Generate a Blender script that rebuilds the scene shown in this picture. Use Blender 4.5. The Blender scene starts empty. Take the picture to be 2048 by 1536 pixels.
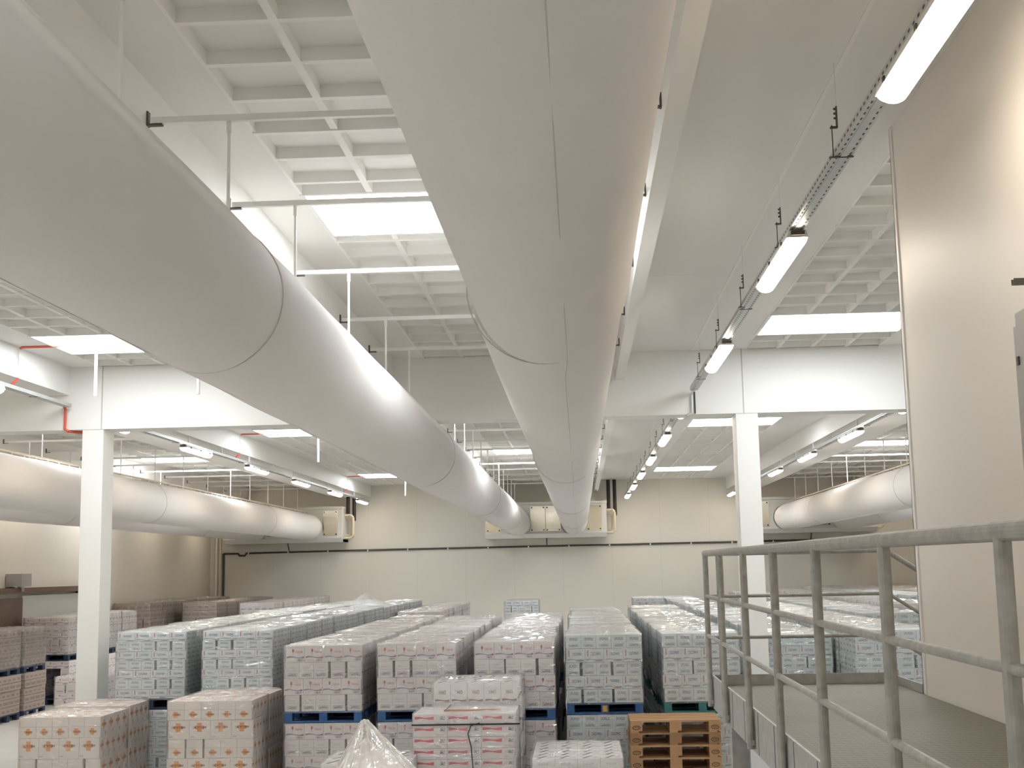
import bpy, math, random
from mathutils import Vector, Matrix
random.seed(7)
S = bpy.context.scene
C = S.collection
PI = math.pi

# ------------------------------------------------------------------ helpers
class MB:
    """collects faces (with material slot and optional uv) into ONE mesh"""
    def __init__(s): s.v=[]; s.f=[]; s.m=[]; s.uv=[]; s.sm=[]
    def face(s, pts, mi=0, uv=None, smooth=False):
        n=len(s.v); s.v+= [tuple(p) for p in pts]; s.f.append(tuple(range(n,n+len(pts))))
        s.m.append(mi); s.uv.append(uv); s.sm.append(smooth)
    def box(s, x0,y0,z0,x1,y1,z1, mi=0, mf=None):
        """mf = slots for (front/back, sides, top/bottom)"""
        if mf is None: mf=(mi,mi,mi)
        q=[(0,0),(1,0),(1,1),(0,1)]
        s.face([(x0,y0,z0),(x1,y0,z0),(x1,y0,z1),(x0,y0,z1)],mf[0],q)
        s.face([(x1,y1,z0),(x0,y1,z0),(x0,y1,z1),(x1,y1,z1)],mf[0],q)
        s.face([(x1,y0,z0),(x1,y1,z0),(x1,y1,z1),(x1,y0,z1)],mf[1],q)
        s.face([(x0,y1,z0),(x0,y0,z0),(x0,y0,z1),(x0,y1,z1)],mf[1],q)
        s.face([(x0,y0,z1),(x1,y0,z1),(x1,y1,z1),(x0,y1,z1)],mf[2],q)
        s.face([(x0,y1,z0),(x1,y1,z0),(x1,y0,z0),(x0,y0,z0)],mf[2],q)
        return s
    def tube(s, a, b, r, n=10, mi=0, r2=None, caps=True):
        a=Vector(a); b=Vector(b); d=(b-a); L=d.length
        if L<1e-6: return s
        d/=L; u=d.orthogonal().normalized(); w=d.cross(u); r2=r if r2 is None else r2
        A=[a+u*(r*math.cos(2*PI*i/n))+w*(r*math.sin(2*PI*i/n)) for i in range(n)]
        B=[b+u*(r2*math.cos(2*PI*i/n))+w*(r2*math.sin(2*PI*i/n)) for i in range(n)]
        for i in range(n):
            j=(i+1)%n
            s.face([A[i],A[j],B[j],B[i]],mi,None,True)
        if caps: s.face(A[::-1],mi); s.face(B,mi)
        return s
    def path(s, pts, r, n=8, mi=0):
        for a,b in zip(pts,pts[1:]): s.tube(a,b,r,n,mi)
        return s
    def build(s, name, mats, parent=None, loc=(0,0,0), bevel=0):
        me=bpy.data.meshes.new(name)
        me.from_pydata(s.v,[],s.f); me.validate(); 
        if not isinstance(mats,(list,tuple)): mats=[mats]
        for m in mats: me.materials.append(m)
        me.polygons.foreach_set('material_index',s.m)
        me.polygons.foreach_set('use_smooth',s.sm)
        if any(s.uv):
            ul=me.uv_layers.new(name='UVMap'); k=0
            for f,uv in zip(s.f,s.uv):
                for i in range(len(f)):
                    ul.data[k].uv = uv[i] if uv else (0,0); k+=1
        me.update()
        o=bpy.data.objects.new(name,me); C.objects.link(o); o.location=loc
        if parent: o.parent=parent
        if bevel:
            # weld first so the bevel works on closed solids
            w=o.modifiers.new('weld','WELD'); w.merge_threshold=0.0005
            b=o.modifiers.new('bevel','BEVEL'); b.width=bevel; b.segments=2; b.limit_method='ANGLE'
        return o

def tag(o,label=None,cat=None,group=None,kind=None):
    if label: o['label']=label
    if cat: o['category']=cat
    if group: o['group']=group
    if kind: o['kind']=kind
    return o
def thing(name,label,cat,loc=(0,0,0),rz=0,group=None):
    o=bpy.data.objects.new(name,None); C.objects.link(o); o.location=loc; o.rotation_euler=(0,0,rz)
    o.empty_display_size=.1
    return tag(o,label,cat,group)
def dup(root,loc,label,rz=0,group=None):
    r=root.copy(); C.objects.link(r); r.location=loc; r.rotation_euler=(0,0,rz); r['label']=label
    if group: r['group']=group
    for ch in list(root.children):
        c=ch.copy(); C.objects.link(c); c.parent=r
        for g in list(ch.children):
            d=g.copy(); C.objects.link(d); d.parent=c
    return r
ORD=['first','second','third','fourth','fifth','sixth','seventh','eighth','ninth','tenth','eleventh','twelfth','thirteenth','fourteenth','fifteenth','sixteenth','seventeenth','eighteenth','nineteenth','twentieth','twenty-first','twenty-second','twenty-third','twenty-fourth','twenty-fifth']

# ------------------------------------------------------------------ materials
def newmat(name):
    m=bpy.data.materials.new(name); m.use_nodes=True; nt=m.node_tree
    for n in list(nt.nodes): nt.nodes.remove(n)
    out=nt.nodes.new('ShaderNodeOutputMaterial'); b=nt.nodes.new('ShaderNodeBsdfPrincipled')
    nt.links.new(b.outputs[0],out.inputs[0])
    return m,nt,b,out
def N(nt,t,**k):
    n=nt.nodes.new(t)
    for a,v in k.items(): setattr(n,a,v)
    return n
def mth(nt,op,a,b=None,clamp=False):
    n=nt.nodes.new('ShaderNodeMath'); n.operation=op; n.use_clamp=clamp
    for i,x in enumerate((a,b)):
        if x is None: continue
        if isinstance(x,(int,float)): n.inputs[i].default_value=x
        else: nt.links.new(x,n.inputs[i])
    return n.outputs[0]
def mixc(nt,f,a,b):
    n=nt.nodes.new('ShaderNodeMix'); n.data_type='RGBA'
    for i,x in ((0,f),(6,a),(7,b)):
        if isinstance(x,(int,float)): n.inputs[i].default_value=x
        elif isinstance(x,(tuple,list)): n.inputs[i].default_value=(*x[:3],1)
        else: nt.links.new(x,n.inputs[i])
    return n.outputs[2]
def noise(nt,scale,detail=3,vec=None,rough=.5):
    n=N(nt,'ShaderNodeTexNoise'); n.inputs['Scale'].default_value=scale; n.inputs['Detail'].default_value=detail
    n.inputs['Roughness'].default_value=rough
    if vec is not None: nt.links.new(vec,n.inputs['Vector'])
    return n.outputs[0]
def objco(nt,scale=(1,1,1)):
    t=N(nt,'ShaderNodeTexCoord'); m=N(nt,'ShaderNodeMapping'); m.inputs['Scale'].default_value=scale
    nt.links.new(t.outputs['Object'],m.inputs[0]); return m.outputs[0]
def surf(name,col,rough=.6,metal=0,var=.04,nscale=3,bump=0,bscale=60,spec=.5,stretch=(1,1,1)):
    m,nt,b,out=newmat(name)
    v=objco(nt,stretch)
    f=noise(nt,nscale,4,v)
    c2=tuple(max(0,c*(1-var*2)) for c in col)
    nt.links.new(mixc(nt,f,c2,tuple(min(1,c*(1+var)) for c in col)),b.inputs['Base Color'])
    b.inputs['Roughness'].default_value=rough; b.inputs['Metallic'].default_value=metal
    b.inputs['Specular IOR Level'].default_value=spec
    if bump:
        bn=N(nt,'ShaderNodeBump'); bn.inputs['Strength'].default_value=bump; bn.inputs['Distance'].default_value=.01
        nt.links.new(noise(nt,bscale,3,v),bn.inputs['Height']); nt.links.new(bn.outputs[0],b.inputs['Normal'])
    return m
def panelwall(name,col,axis,pitch=1.15,off=0,rough=.45):
    """painted sandwich panels with fine vertical joints every `pitch` metres"""
    m,nt,b,out=newmat(name)
    t=N(nt,'ShaderNodeTexCoord'); sp=N(nt,'ShaderNodeSeparateXYZ'); nt.links.new(t.outputs['Object'],sp.inputs[0])
    x=sp.outputs[axis]
    fr=mth(nt,'FRACT',mth(nt,'DIVIDE',mth(nt,'ADD',x,100+off),pitch))
    d=mth(nt,'ABSOLUTE',mth(nt,'SUBTRACT',fr,.5))
    ln=mth(nt,'GREATER_THAN',d,.5-.006/pitch)
    base=mixc(nt,noise(nt,.8,3,t.outputs['Object']),tuple(c*.96 for c in col),col)
    nt.links.new(mixc(nt,ln,base,tuple(c*.86 for c in col)),b.inputs['Base Color'])
    b.inputs['Roughness'].default_value=rough; b.inputs['Specular IOR Level'].default_value=.35
    return m
def emis(name,col,st):
    m,nt,b,out=newmat(name)
    b.inputs['Base Color'].default_value=(.9,.9,.9,1)
    b.inputs['Emission Color'].default_value=(*col,1); b.inputs['Emission Strength'].default_value=st
    return m

WHITE=(.80,.785,.74)
M={}
M['ceil']=surf('ceiling_paint',(.83,.815,.785),.5,var=.012,nscale=.6)
M['rib']=surf('coffer_paint',(.89,.88,.845),.55,var=.01)
M['beam']=surf('beam_paint',(.89,.88,.845),.5,var=.012,nscale=.8,bump=.05,bscale=120)
M['column']=surf('column_paint',(.89,.88,.845),.5,var=.012,bump=.08,bscale=90)
M['farwall']=panelwall('far_wall_panels',(.74,.71,.645),0,1.75,.35)
M['sidewall']=panelwall('side_wall_panels',(.78,.74,.665),1,2.3,0)
M['partwall']=panelwall('partition_panels',(.83,.785,.725),1,30,2)
M['floor']=surf('concrete_floor',(.62,.61,.585),.5,var=.06,nscale=1.5,bump=.1)
M['duct']=surf('duct_fabric',(.87,.838,.82),.72,var=.02,nscale=1.2,bump=.12,bscale=260,spec=.25)
M['seam']=surf('duct_seam',(.66,.62,.59),.8,var=.04)
M['galv']=surf('galvanised_steel',(.50,.50,.485),.5,.55,var=.2,nscale=14,bump=.12,bscale=70)
M['galvpipe']=surf('galvanised_tube',(.44,.435,.41),.5,.45,var=.22,nscale=22,bump=.15,bscale=90)
M['tray']=surf('zinc_tray',(.62,.63,.62),.38,.7,var=.08,nscale=8)
M['whitemetal']=surf('white_metal',(.86,.86,.84),.35,var=.02)
M['stainless']=surf('stainless_panel',(.66,.60,.48),.16,.95,var=.15,nscale=3,bump=.1,bscale=6)
M['cooler']=surf('cooler_casing',(.74,.74,.70),.4,.2,var=.03)
M['black']=surf('black_insulation',(.012,.012,.012),.6,var=.1)
M['darkpipe']=surf('dark_pipe',(.06,.055,.05),.5,var=.1)
M['bracket']=surf('dark_bracket',(.10,.085,.07),.5,.3,var=.1)
M['red']=surf('red_conduit',(.72,.12,.07),.5,var=.05)
M['brown']=surf('brown_frame',(.16,.10,.07),.5,var=.12)
M['doorpanel']=surf('door_panel',(.72,.71,.67),.5,var=.02)
M['cabinet']=surf('grey_cabinet',(.40,.385,.37),.45,.1,var=.03)
M['beige']=surf('beige_pipe',(.62,.55,.42),.4,var=.05)
M['blue']=surf('blue_pallet_paint',(.045,.14,.36),.65,var=.35,nscale=9,bump=.2)
M['navy']=surf('navy_pallet_paint',(.03,.05,.11),.65,var=.3,nscale=9,bump=.2)
M['teal']=surf('teal_pallet_paint',(.06,.25,.27),.65,var=.3,nscale=9,bump=.2)
M['orangetag']=surf('orange_mark',(.75,.42,.08),.6,var=.2,nscale=30)
def woodmat(name,col):
    m,nt,b,out=newmat(name); v=objco(nt,(1.5,14,14))
    f=noise(nt,4,6,v,.7); g=noise(nt,1.3,2,objco(nt))
    c=mixc(nt,f,tuple(x*.55 for x in col),col); c=mixc(nt,mth(nt,'MULTIPLY',g,.6),c,(.30,.17,.08))
    nt.links.new(c,b.inputs['Base Color']); b.inputs['Roughness'].default_value=.75
    return m
M['wood']=woodmat('raw_pallet_wood',(.66,.40,.21))
M['wood2']=woodmat('aged_pallet_wood',(.42,.24,.12))
M['stamp']=surf('stamp_ink',(.06,.03,.02),.7)
M['strap']=surf('black_strap',(.02,.02,.02),.4)
M['cardtan']=surf('tan_card',(.50,.25,.15),.7)
M['sky']=emis('skylight_pane',(.90,.96,1.0),13.0)
M['lamp']=emis('lamp_diffuser',(1.0,.86,.69),23.0)
def grating():
    m,nt,b,out=newmat('expanded_metal_deck')
    t=N(nt,'ShaderNodeTexCoord'); sp=N(nt,'ShaderNodeSeparateXYZ'); nt.links.new(t.outputs['Object'],sp.inputs[0])
    a=mth(nt,'PINGPONG',mth(nt,'MULTIPLY',sp.outputs[0],1),.022); c=mth(nt,'PINGPONG',mth(nt,'MULTIPLY',sp.outputs[1],1),.03)
    la=mth(nt,'GREATER_THAN',a,.0202); lb=mth(nt,'GREATER_THAN',c,.022)
    k=mth(nt,'MAXIMUM',la,lb)
    col=mixc(nt,k,(.12,.11,.085),(.25,.235,.19)); 
    col=mixc(nt,mth(nt,'MULTIPLY',noise(nt,2.5,4,t.outputs['Object']),.5),col,(.20,.18,.135))
    nt.links.new(col,b.inputs['Base Color']); b.inputs['Roughness'].default_value=.55; b.inputs['Metallic'].default_value=.35
    bn=N(nt,'ShaderNodeBump'); bn.inputs['Distance'].default_value=.01; bn.inputs['Strength'].default_value=.6
    nt.links.new(k,bn.inputs['Height']); nt.links.new(bn.outputs[0],b.inputs['Normal'])
    return m
M['grating']=grating()
def film(name,alpha,sc,milky=.1,rough=.16,tint=(.86,.87,.88),stretch=(1,1,1)):
    m,nt,b,out=newmat(name); nt.nodes.remove(b)
    tr=N(nt,'ShaderNodeBsdfTransparent'); gl=N(nt,'ShaderNodeBsdfGlossy'); df=N(nt,'ShaderNodeBsdfDiffuse')
    gl.inputs['Roughness'].default_value=rough; gl.inputs['Color'].default_value=(1,.99,.97,1)
    df.inputs['Color'].default_value=(*tint,1)
    v=objco(nt,stretch)
    bn=N(nt,'ShaderNodeBump'); bn.inputs['Strength'].default_value=1; bn.inputs['Distance'].default_value=.05
    vor=N(nt,'ShaderNodeTexVoronoi'); vor.feature='DISTANCE_TO_EDGE'; vor.inputs['Scale'].default_value=sc*.8; nt.links.new(v,vor.inputs['Vector'])
    h=mth(nt,'ADD',noise(nt,sc,4,v,.6),mth(nt,'MULTIPLY',noise(nt,sc*.3,2,v),1.2))
    h=mth(nt,'ADD',h,mth(nt,'MULTIPLY',mth(nt,'MINIMUM',vor.outputs['Distance'],.12),2.2))
    nt.links.new(h,bn.inputs['Height'])
    nt.links.new(bn.outputs[0],gl.inputs['Normal'])
    fr=N(nt,'ShaderNodeFresnel'); fr.inputs['IOR'].default_value=1.5; nt.links.new(bn.outputs[0],fr.inputs['Normal'])
    ms1=N(nt,'ShaderNodeMixShader'); ms2=N(nt,'ShaderNodeMixShader')
    patch=mth(nt,'MULTIPLY',mth(nt,'SUBTRACT',noise(nt,sc*.22,3,v),.3,True),milky*3,True)
    nt.links.new(patch,ms1.inputs[0]); nt.links.new(tr.outputs[0],ms1.inputs[1]); nt.links.new(df.outputs[0],ms1.inputs[2])
    fac=mth(nt,'ADD',mth(nt,'MULTIPLY',fr.outputs[0],.65),alpha,True)
    nt.links.new(fac,ms2.inputs[0]); nt.links.new(ms1.outputs[0],ms2.inputs[1]); nt.links.new(gl.outputs[0],ms2.inputs[2])
    nt.links.new(ms2.outputs[0],out.inputs[0])
    return m
M['film']=film('stretch_film',.055,7,.15,.07,(.95,.95,.95),stretch=(.6,1.6,1))
M['hood']=film('draped_hood_film',.06,5,.7,.15,(.88,.82,.79),stretch=(1,1,.25))

# printed card: shapes drawn from each face's own uv (0..1), so a print sits on its carton
def printed(name,base,shapes,rough=.62,spread=.05):
    m,nt,b,out=newmat(name)
    uv=N(nt,'ShaderNodeUVMap'); uv.uv_map='UVMap'; sp=N(nt,'ShaderNodeSeparateXYZ'); nt.links.new(uv.outputs[0],sp.inputs[0])
    U,V=sp.outputs[0],sp.outputs[1]
    info=N(nt,'ShaderNodeObjectInfo'); 
    gv=mth(nt,'ADD',mth(nt,'MULTIPLY',info.outputs['Random'],spread),1-spread)
    col=mixc(nt,noise(nt,3,3,objco(nt)),tuple(c*.95 for c in base),base)
    hs=N(nt,'ShaderNodeHueSaturation'); nt.links.new(col,hs.inputs['Color']); nt.links.new(gv,hs.inputs['Value']); col=hs.outputs[0]
    def band(x,a,c):
        return mth(nt,'LESS_THAN',mth(nt,'ABSOLUTE',mth(nt,'SUBTRACT',x,(a+c)/2)),(c-a)/2)
    for s in shapes:
        k=s[0]
        if k=='r':   _,x0,y0,x1,y1,cc,al=s; msk=mth(nt,'MULTIPLY',band(U,x0,x1),band(V,y0,y1))
        elif k=='e':
            _,cx,cy,rx,ry,cc,al=s
            dx=mth(nt,'POWER',mth(nt,'ABSOLUTE',mth(nt,'DIVIDE',mth(nt,'SUBTRACT',U,cx),rx)),2.0)
            dy=mth(nt,'POWER',mth(nt,'ABSOLUTE',mth(nt,'DIVIDE',mth(nt,'SUBTRACT',V,cy),ry)),2.0)
            msk=mth(nt,'LESS_THAN',mth(nt,'ADD',dx,dy),1)
        elif k=='t': # line of illegible small print: rectangle broken by noise
            _,x0,y0,x1,y1,cc,al=s; msk=mth(nt,'MULTIPLY',band(U,x0,x1),band(V,y0,y1))
            mp=N(nt,'ShaderNodeMapping'); mp.inputs['Scale'].default_value=(34,9,1); nt.links.new(uv.outputs[0],mp.inputs[0])
            msk=mth(nt,'MULTIPLY',msk,mth(nt,'GREATER_THAN',noise(nt,1,1,mp.outputs[0]),.46))
        elif k=='w': # ribbon: wavy band  (x0,x1,y,halfwidth,amp)
            _,x0,x1,y,hw,amp,cc,al=s
            ph=mth(nt,'SINE',mth(nt,'MULTIPLY',mth(nt,'SUBTRACT',U,x0),2*PI/(x1-x0)))
            cen=mth(nt,'ADD',mth(nt,'MULTIPLY',ph,amp),y)
            tw=mth(nt,'ADD',mth(nt,'MULTIPLY',mth(nt,'ABSOLUTE',mth(nt,'SUBTRACT',mth(nt,'DIVIDE',mth(nt,'SUBTRACT',U,x0),x1-x0),.5)),hw*1.4),hw*.45)
            msk=mth(nt,'MULTIPLY',band(U,x0,x1),mth(nt,'LESS_THAN',mth(nt,'ABSOLUTE',mth(nt,'SUBTRACT',V,cen)),tw))
        elif k=='d': # diagonal bar (x0,y0,x1,y1,halfwidth)
            _,x0,y0,x1,y1,hw,cc,al=s
            tpar=mth(nt,'DIVIDE',mth(nt,'SUBTRACT',V,y0),(y1-y0))
            xx=mth(nt,'ADD',mth(nt,'MULTIPLY',tpar,x1-x0),x0)
            msk=mth(nt,'MULTIPLY',band(V,min(y0,y1),max(y0,y1)),mth(nt,'LESS_THAN',mth(nt,'ABSOLUTE',mth(nt,'SUBTRACT',U,xx)),hw))
        elif k=='f': # outlined label frame
            _,x0,y0,x1,y1,t,cc,al=s
            o_=mth(nt,'MULTIPLY',band(U,x0,x1),band(V,y0,y1)); i_=mth(nt,'MULTIPLY',band(U,x0+t,x1-t),band(V,y0+t*1.2,y1-t*1.2))
            msk=mth(nt,'SUBTRACT',o_,i_,True)
        col=mixc(nt,mth(nt,'MULTIPLY',msk,al),col,cc)
    nt.links.new(col,b.inputs['Base Color']); b.inputs['Roughness'].default_value=rough
    return m
PUR=(.14,.10,.28); RED=(.62,.06,.05); GRY=(.20,.20,.28); ORG=(.80,.31,.05); BRN=(.16,.07,.04); BLK=(.03,.03,.04)
BL=(.80,.875,.89); PK=(.88,.84,.83); CR=(.93,.87,.82); WT=(.95,.93,.92); DK=(.44,.37,.32)
CARD={
 'pale':[printed('pale_card_long',BL,[('r',.11,.42,.17,.9,RED,.75),('t',.32,.5,.82,.72,PUR,.7),('w',.05,.95,.16,.05,.05,PUR,.55),('f',.5,.05,.92,.2,.015,RED,.6),('t',.54,.07,.88,.18,GRY,.8)]),
         printed('pale_card_short',BL,[('t',.22,.6,.8,.82,GRY,.7),('f',.17,.12,.85,.33,.02,PUR,.65),('t',.24,.17,.78,.28,GRY,.9)]),
         printed('pale_card_top',(.86,.87,.865),[('r',.47,0,.53,1,(.5,.52,.5),.3)])],
 'rose':[printed('rose_card_long',PK,[('e',.38,.72,.055,.11,RED,.85),('r',.365,.48,.395,.66,BRN,.6),('t',.5,.56,.9,.70,RED,.45),('w',.04,.96,.30,.045,.04,PUR,.75),('e',.92,.29,.05,.07,RED,.7),('f',.58,.06,.94,.19,.015,GRY,.7),('t',.62,.08,.9,.17,GRY,.8)]),
         printed('rose_card_short',PK,[('r',0,.49,1,.51,GRY,.35),('f',.16,.13,.86,.33,.022,GRY,.85),('t',.24,.18,.78,.28,PUR,.9),('t',.2,.62,.7,.72,GRY,.25)]),
         printed('rose_card_top',PK,[('r',.47,0,.53,1,(.5,.45,.42),.35)])],
 'orange':[printed('orange_card_long',CR,[('r',.36,.38,.58,.86,ORG,.9),('r',.27,.52,.68,.72,ORG,.85),('t',.16,.57,.8,.68,BRN,.95),('t',.04,.1,.2,.15,GRY,.8)]),
         printed('orange_card_short',CR,[('r',0,.53,1,.55,(.45,.38,.33),.6),('r',.38,.14,.6,.46,ORG,.9),('r',.3,.22,.7,.37,ORG,.85),('t',.22,.25,.78,.33,BRN,.95)]),
         printed('orange_card_top',CR,[('r',.3,.35,.7,.65,ORG,.75),('r',.42,.2,.58,.8,ORG,.75),('t',.2,.44,.8,.56,BRN,.6)]),
         printed('orange_card_side',CR,[('r',.40,.36,.60,.84,ORG,.85),('r',.28,.5,.72,.70,ORG,.8),('t',.2,.55,.8,.65,BRN,.9),('t',.7,.08,.85,.25,BLK,.6)])],
 'ribbon':[printed('ribbon_card_long',PK,[('w',.03,.60,.66,.13,.03,(.74,.07,.08),.92),('t',.06,.6,.2,.72,(.25,.15,.4),.8),('t',.79,.5,.93,.8,GRY,.95),('t',.66,.12,.86,.2,GRY,.4)]),
         printed('ribbon_card_short',PK,[('e',.2,.4,.12,.16,BRN,.7)]),
         printed('ribbon_card_top',WT,[('t',.1,.4,.3,.6,RED,.3)])],
 'white':[printed('white_card_long',WT,[('w',.03,.97,.14,.07,.03,(.28,.08,.22),.85),('e',.93,.15,.06,.1,(.5,.05,.1),.9),('t',.25,.5,.7,.66,GRY,.3)]),
         printed('white_card_short',WT,[('t',.28,.42,.72,.62,(.45,.33,.28),.8),('w',.06,.94,.10,.05,.02,(.35,.08,.16),.85)]),
         printed('white_card_top',WT,[('d',.25,.1,.62,.92,.07,BLK,.95),('t',.66,.3,.92,.44,RED,.6),('t',.1,.55,.3,.66,RED,.5)])],
 'brown':[printed('brown_card_long',DK,[('t',.1,.3,.9,.7,BRN,.6),('r',0,0,1,.06,BRN,.7)]),
         printed('brown_card_short',DK,[('t',.2,.3,.8,.6,BRN,.6),('r',0,0,1,.06,BRN,.7)]),
         printed('brown_card_top',DK,[('r',.47,0,.53,1,BRN,.4)])],
}
for k in CARD:
    if len(CARD[k])==3: CARD[k].append(CARD[k][1])

# ------------------------------------------------------------------ camera
F=2600.0
yaw=math.radians(2.815); pit=math.atan(370.7/2600); rol=-.0195
cy,sy,cp,sp_,cr,sr=math.cos(yaw),math.sin(yaw),math.cos(pit),math.sin(pit),math.cos(rol),math.sin(rol)
fwd=Vector((-sy*cp,cy*cp,sp_)); right0=Vector((cy,sy,0)); up0=right0.cross(fwd)
down0=-up0
right=cr*right0-sr*down0; down=sr*right0+cr*down0
cam=bpy.data.cameras.new('camera'); co=bpy.data.objects.new('camera',cam); C.objects.link(co)
cam.sensor_width=36; cam.lens=F/2048*36; cam.clip_end=200; cam.clip_start=.05
mt=Matrix.Identity(4)
for i in range(3): mt[i][0]=right[i]; mt[i][1]=-down[i]; mt[i][2]=-fwd[i]
mt[0][3],mt[1][3],mt[2][3]=0,0,2.9
co.matrix_world=mt
S.camera=co
S.view_settings.view_transform='Standard'; S.view_settings.look='None'; S.view_settings.gamma=1
S.view_settings.exposure=0.10
S.cycles.max_bounces=7; S.cycles.diffuse_bounces=5; S.cycles.glossy_bounces=3; S.cycles.transparent_max_bounces=10; S.cycles.sample_clamp_indirect=6
S.cycles.use_adaptive_sampling=True; S.cycles.adaptive_threshold=.1; S.cycles.use_light_tree=False
w=bpy.data.worlds.new('world'); S.world=w; w.use_nodes=True
w.node_tree.nodes['Background'].inputs[0].default_value=(.85,.93,1,1); w.node_tree.nodes['Background'].inputs[1].default_value=.6

# ------------------------------------------------------------------ the hall
XL,XR,YB,YF,ZC=-13.4,14.5,-7.0,47.0,6.01
def struct(name,mb,mat,**k):
    o=mb.build(name,mat,**k); o['kind']='structure'; return o
struct('floor',MB().box(XL-.2,YB-.2,-.2,XR+.2,YF+.2,0),M['floor'])
struct('wall_far',MB().box(XL-.2,YF,0,XR+.2,YF+.2,ZC+.3),M['farwall'])
struct('wall_left',MB().box(XL-.2,YB,0,XL,YF,ZC+.3),M['sidewall'])
struct('wall_back',MB().box(XL-.2,YB-.2,0,XR+.2,YB,ZC+.3),M['farwall'])
struct('wall_right',MB().box(XR,YB,0,XR+.2,YF,ZC+.3),M['sidewall'])
XW=2.33; YW=9.2
struct('wall_partition',MB().box(XW,YB,0,XR,YW,ZC),M['partwall'])
struct('trim_1',MB().box(XW-.012,YW-.05,0,XW,YW+.012,ZC).box(XW-.012,YW,0,XW+.05,YW+.012,ZC),M['beam'])
# ceiling: flat fields between recessed coffered strips
strips=[(-11.59,-9.25),(-7.06,-5.12),(-2.24,.1),(2.46,4.42),(7.11,9.45)]
skyA=[(4.9,6.3),(16.2,17.65),(27.75,29.3),(41.2,43.0)]
skyBs=[(-.6,.9),(10.33,11.7),(22.3,23.7),(33.6,35.2)]
cb=MB(); x=XL-.2
for a,b in strips: cb.box(x,YB-.2,ZC,a,YF+.2,ZC+.3); x=b
cb.box(x,YB-.2,ZC,XR+.2,YF+.2,ZC+.3)
for a,b in strips: cb.box(a,YB-.2,ZC+.085,b,YF+.2,ZC+.3)
struct('ceiling',cb,M['ceil'])
for si,(a,b) in enumerate(strips):
    sk = skyA if si in (1,3) else skyBs
    mb=MB(); n=4; cw=(b-a)/n; t=.026
    for i in range(n+1):
        cx=a+i*cw; x0,x1=max(a,cx-t),min(b,cx+t)
        # longitudinal ribs, broken at the skylights
        ys=YB
        for s0,s1 in sk+[(YF,YF)]:
            if s0>ys: mb.box(x0,ys,ZC-.004,x1,s0,ZC+.085)
            ys=s1
    y=YB+.3; k=0
    while y<YF:
        if not any(s0-.04<y<s1+.04 for s0,s1 in sk):
            mb.box(a,y-t,ZC-(.014 if k%5==0 else .002),b,y+t,ZC+.085)
        y+=.62; k+=1
    struct('trim_%d'%(si+2),mb,M['rib'])
wn=1
for si,(a,b) in enumerate(strips):
    for s0,s1 in (skyA if si in (1,3) else skyBs):
        root=bpy.data.objects.new('window_%d'%wn,None); C.objects.link(root); root.location=((a+b)/2,(s0+s1)/2,ZC); root['kind']='structure'
        hx,hy=(b-a)/2,(s1-s0)/2
        MB().box(-hx,-hy,-.012,hx,-hy+.04,.085).box(-hx,hy-.04,-.012,hx,hy,.085).box(-hx,-hy+.04,-.012,-hx+.04,hy-.04,.085).box(hx-.04,-hy+.04,-.012,hx,hy-.04,.085).build('skylight_frame',M['whitemetal'],root)
        MB().box(-hx+.04,-hy+.04,.0,hx-.04,hy-.04,.02).build('pane',M['sky'],root)
        wn+=1
# main cross beam, columns, longitudinal girders
YBm=18.8
struct('cross_beam',MB().box(XL,YBm,5.07,XR,YBm+.46,ZC),M['beam'])
bj=MB()
for xj in (-7.02,2.42,11.8): bj.box(xj-.008,YBm-.004,5.07,xj+.008,YBm,ZC)
struct('trim_7',bj,surf('joint_filler',(.55,.53,.48),.8))
for i,xc in enumerate((-7.31,2.30,11.7)):
    struct('column',MB().box(xc,YBm+.01,0,xc+.32,YBm+.46,5.07),M['column'],bevel=.008)
struct('girder',MB().box(-8.78,YB,5.59,-7.52,YBm,ZC).box(-8.78,YBm+.46,5.59,-7.52,YF,ZC),M['beam'])
struct('girder',MB().box(5.30,YW,5.59,6.46,YBm,ZC).box(5.30,YBm+.46,5.59,6.46,YF,ZC),M['beam'])
struct('girder',MB().box(-3.95,YB,5.59,-2.66,YBm,ZC).box(-3.95,YBm+.46,5.59,-2.66,YF,ZC),M['beam'])
struct('girder',MB().box(.58,YB,5.60,.71,YBm,ZC).box(.58,YBm+.46,5.60,.71,YF,ZC),M['beam'])
struct('girder',MB().box(-12.9,YB,5.59,-12.02,YBm,ZC).box(-12.9,YBm+.46,5.59,-12.02,YF,ZC),M['beam'])
struct('girder',MB().box(9.92,YW,5.6,10.05,YBm,ZC).box(9.92,YBm+.46,5.6,10.05,YF,ZC),M['beam'])
struct('trim_8',MB().box(1.70,YB,ZC-.006,1.73,YBm,ZC).box(1.70,YBm+.46,ZC-.006,1.73,YF,ZC).box(.71,YBm-5.0,ZC-.003,1.70,YBm-4.985,ZC),M['rib'])

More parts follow.
